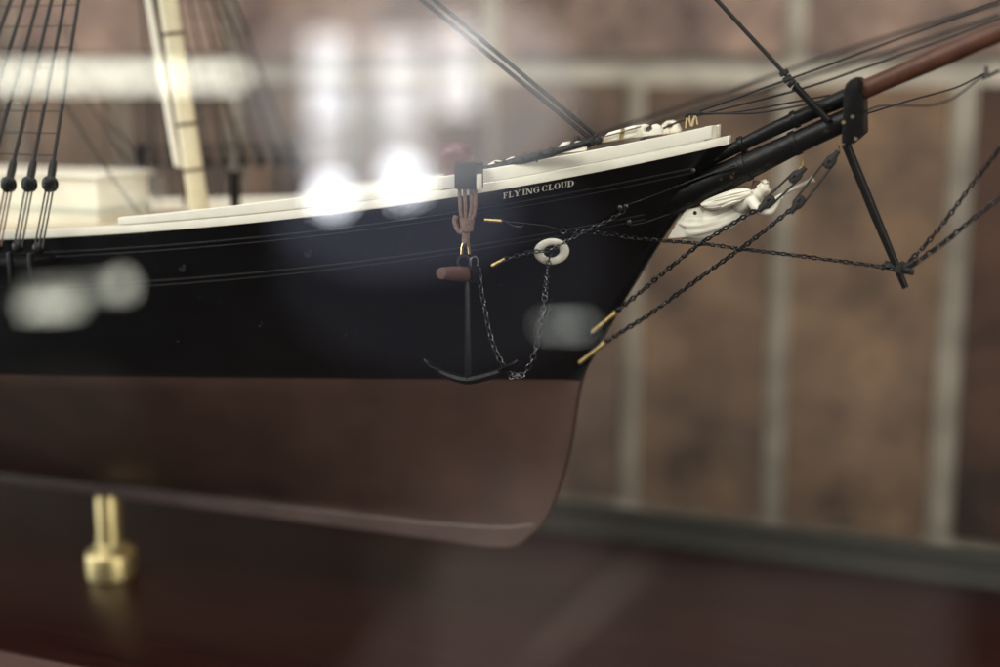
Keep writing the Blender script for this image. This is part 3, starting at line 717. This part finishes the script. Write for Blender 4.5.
for k in range(4):
    acn.link(at(512 + 3.2 * k, 377 - (k % 2) * 2, YA - .0005), Vector((1, 0, random.uniform(-.6, .6))), Vector((.3, -1, random.random())), .0024, .0017, .00022)
acn = acn.build('anchor_chain', M['steel'])
acn['label'] = 'thin dark chain looping from the anchor ring down and up to the white hawse ring'; acn['category'] = 'chain'

# ------------------------------------------------------------------ brass pedestal
ped = empty('brass_pedestal', at(110, 582, 0), 'blurred round brass pedestal holding up the keel on the dark board', 'pedestal')
pb = Vector((at(112, 574, 0).x, 0, ZB))
MB().lathe([(.0086, 0), (.0089, .0004), (.0089, .0084), (.0086, .0092), (.0074, .0102)], pb, n=40).build('collar', M['pedbrass'], ped, sharp=30)
MB().lathe([(.0072, .0102), (.0060, .0112), (.0048, .0126), (.0045, .015), (.0045, .0284), (.0043, .0290), (.0043, .0304)], pb, n=40).build('column', M['pedbrass'], ped, sharp=30)
adopt(ped)

# ------------------------------------------------------------------ light
def area(name, loc, aim, sx, sy, L, col=(1, 1, 1), shape='RECTANGLE'):
    l = bpy.data.lights.new(name, 'AREA'); l.shape = shape; l.size = sx; l.size_y = sy; l.color = col
    A_ = sx * sy * (PI / 4 if shape in ('DISK', 'ELLIPSE') else 1); l.energy = L * A_ * PI
    o = bpy.data.objects.new(name, l); C.objects.link(o); o.location = loc
    o.rotation_euler = (Vector(aim) - Vector(loc)).to_track_quat('-Z', 'Y').to_euler()
    return o
def mirrored(name, px, py, w, h, L, col, shape='RECTANGLE', D=2.6, rot=0):
    """A window pane, a lamp or an added veil light, D metres in front of the glass, where the glass mirrors it."""
    r = ray(px, py).normalized(); t = (YG - CAM.y) / r.y; hit = CAM + r * t
    m = Vector((r.x, -r.y, r.z)); loc = hit + m * D; k = (D + t) / F
    o = area(name, loc, hit, w * k, h * k, L, col, shape)
    if rot: o.rotation_euler.rotate_axis('Z', math.radians(rot))
    return o
WIN = (.88, .92, 1.0)
GRN = (1.0, 1.0, .84)
mirrored('window_lamp', 331, 194, 34, 34, 20, WIN, 'DISK')
mirrored('window_lamp', 402, 179, 42, 42, 13, WIN, 'DISK')
for x, w, Ls in ((327, 36, ((55, 1.7), (104, 2.0), (150, 1.1))), (398, 46, ((55, 1.15), (102, 1.5), (145, .8))), (456, 40, ((45, 1.2), (92, 1.6)))):
    for y, L in Ls: mirrored('window_pane_or_veil', x, y, w, 38, L * 4.0, (.96, .97, 1.0))
mirrored('tube_lamp', 100, 77, 262, 12, 13.5, GRN)
mirrored('window_pane_or_veil', 412, 92, 330, 210, .72, (.93, .95, 1.0), 'ELLIPSE')  # glow ellipse added to widen the haze round the mirrored window
mirrored('tube_lamp', 112, 190, 70, 14, 3.6, (1.0, 1.0, .88))
mirrored('tube_lamp', 80, 212, 130, 10, 1.8, GRN)
mirrored('tube_lamp', 50, 306, 50, 11, 9.5, GRN)
mirrored('round_lamp', 120, 285, 18, 18, 9, GRN, 'DISK')
mirrored('tube_lamp', 70, 290, 80, 10, 2.5, GRN)
mirrored('tube_lamp', 565, 326, 46, 7, 5, (.95, 1, .92))
mirrored('window_pane_or_veil', 395, 215, 240, 120, .30, (.66, .72, 1.0), 'ELLIPSE')  # dim light added for the bluish flare haze below the bright spots
mirrored('window_pane_or_veil', 440, 260, 330, 230, .07, (.66, .70, 1.0), 'ELLIPSE')  # wider, fainter layer of the same added haze
mirrored('added_light', 440, 85, 250, 190, .5, (1.0, .96, .92), 'ELLIPSE')  # dim light added to veil the upper part of the pane
WARM = (1.0, .80, .71)  # tint of the dim lights added below as a veil on the glass
mirrored('veil_glow', 690, 690, 510, 240, .13, WARM)
mirrored('veil_glow', 455, 640, 130, 330, .12, WARM, rot=-40)
mirrored('veil_glow', 500, 600, 260, 300, .05, WARM, 'ELLIPSE')
mirrored('veil_glow', 835, 430, 210, 620, .028, (1.0, .86, .84))
mirrored('veil_glow', 880, 400, 70, 200, .05, (1.0, .80, .76), 'ELLIPSE', rot=-35)
mirrored('veil_glow', 590, 610, 14, 150, .30, WARM, rot=-48)
mirrored('veil_glow', 560, 640, 12, 130, .22, WARM, rot=-46)
mirrored('veil_glow', 60, 410, 150, 90, .05, GRN, 'ELLIPSE')
# soft overhead light of the room, plus unseen lights added as fill
area('overhead_light', (-.75, -1.15, 1.25), (-.02, 0, .02), 1.0, .7, 19, (1.0, .97, .92))
area('overhead_light', (1.1, -1.3, 1.5), (.05, .1, 0), .8, .6, 15, (1.0, .95, .88))
area('added_light', (-2.3, -.9, .30), (-.05, 0, 0), 1.0, 1.1, 13, (.93, .96, 1.0))  # unseen low light, added to fill the brass and the front
area('overhead_light', (-.02, .02, .80), (-.02, .25, .16), .5, .12, 16, (1.0, .97, .95))  # unseen wall wash, added to brighten the upper bricks
area('added_light', (1.9, -.95, .25), (-.05, 0, 0), .8, .9, 14, (1.0, .95, .86))  # unseen low light, added for the brass highlight and right-facing sides
W = bpy.data.worlds.new('World'); S.world = W; W.use_nodes = True; nt = W.node_tree
bg = nt.nodes['Background']; tc = nt.nodes.new('ShaderNodeTexCoord'); nz = nt.nodes.new('ShaderNodeTexNoise'); nz.inputs['Scale'].default_value = 2.3; nz.inputs['Detail'].default_value = 3
cr = nt.nodes.new('ShaderNodeValToRGB'); cr.color_ramp.elements[0].position = .38; cr.color_ramp.elements[1].position = .72
cr.color_ramp.elements[0].color = (.003, .0028, .0028, 1); cr.color_ramp.elements[1].color = (.018, .015, .014, 1)
nt.links.new(tc.outputs['Generated'], nz.inputs['Vector']); nt.links.new(nz.outputs['Fac'], cr.inputs[0]); nt.links.new(cr.outputs[0], bg.inputs['Color'])
bg.inputs['Strength'].default_value = 1.0

# ------------------------------------------------------------------ camera
cd = bpy.data.cameras.new('Camera'); co = bpy.data.objects.new('Camera', cd); C.objects.link(co)
cd.sensor_width = 36; cd.lens = 50; cd.clip_start = .01; cd.clip_end = 50
co.matrix_world = Matrix(((RT.x, UP.x, -FW.x, CAM.x), (RT.y, UP.y, -FW.y, CAM.y), (RT.z, UP.z, -FW.z, CAM.z), (0, 0, 0, 1)))
cd.dof.use_dof = True; cd.dof.focus_distance = .388; cd.dof.aperture_fstop = 3.45
S.camera = co
S.view_settings.view_transform = 'Standard'; S.view_settings.look = 'None'; S.view_settings.exposure = 0; S.view_settings.gamma = 1
S.cycles.use_denoising = True
S.cycles.use_adaptive_sampling = False
S.cycles.max_bounces = 12; S.cycles.transparent_max_bounces = 16
S.cycles.sample_clamp_indirect = 0
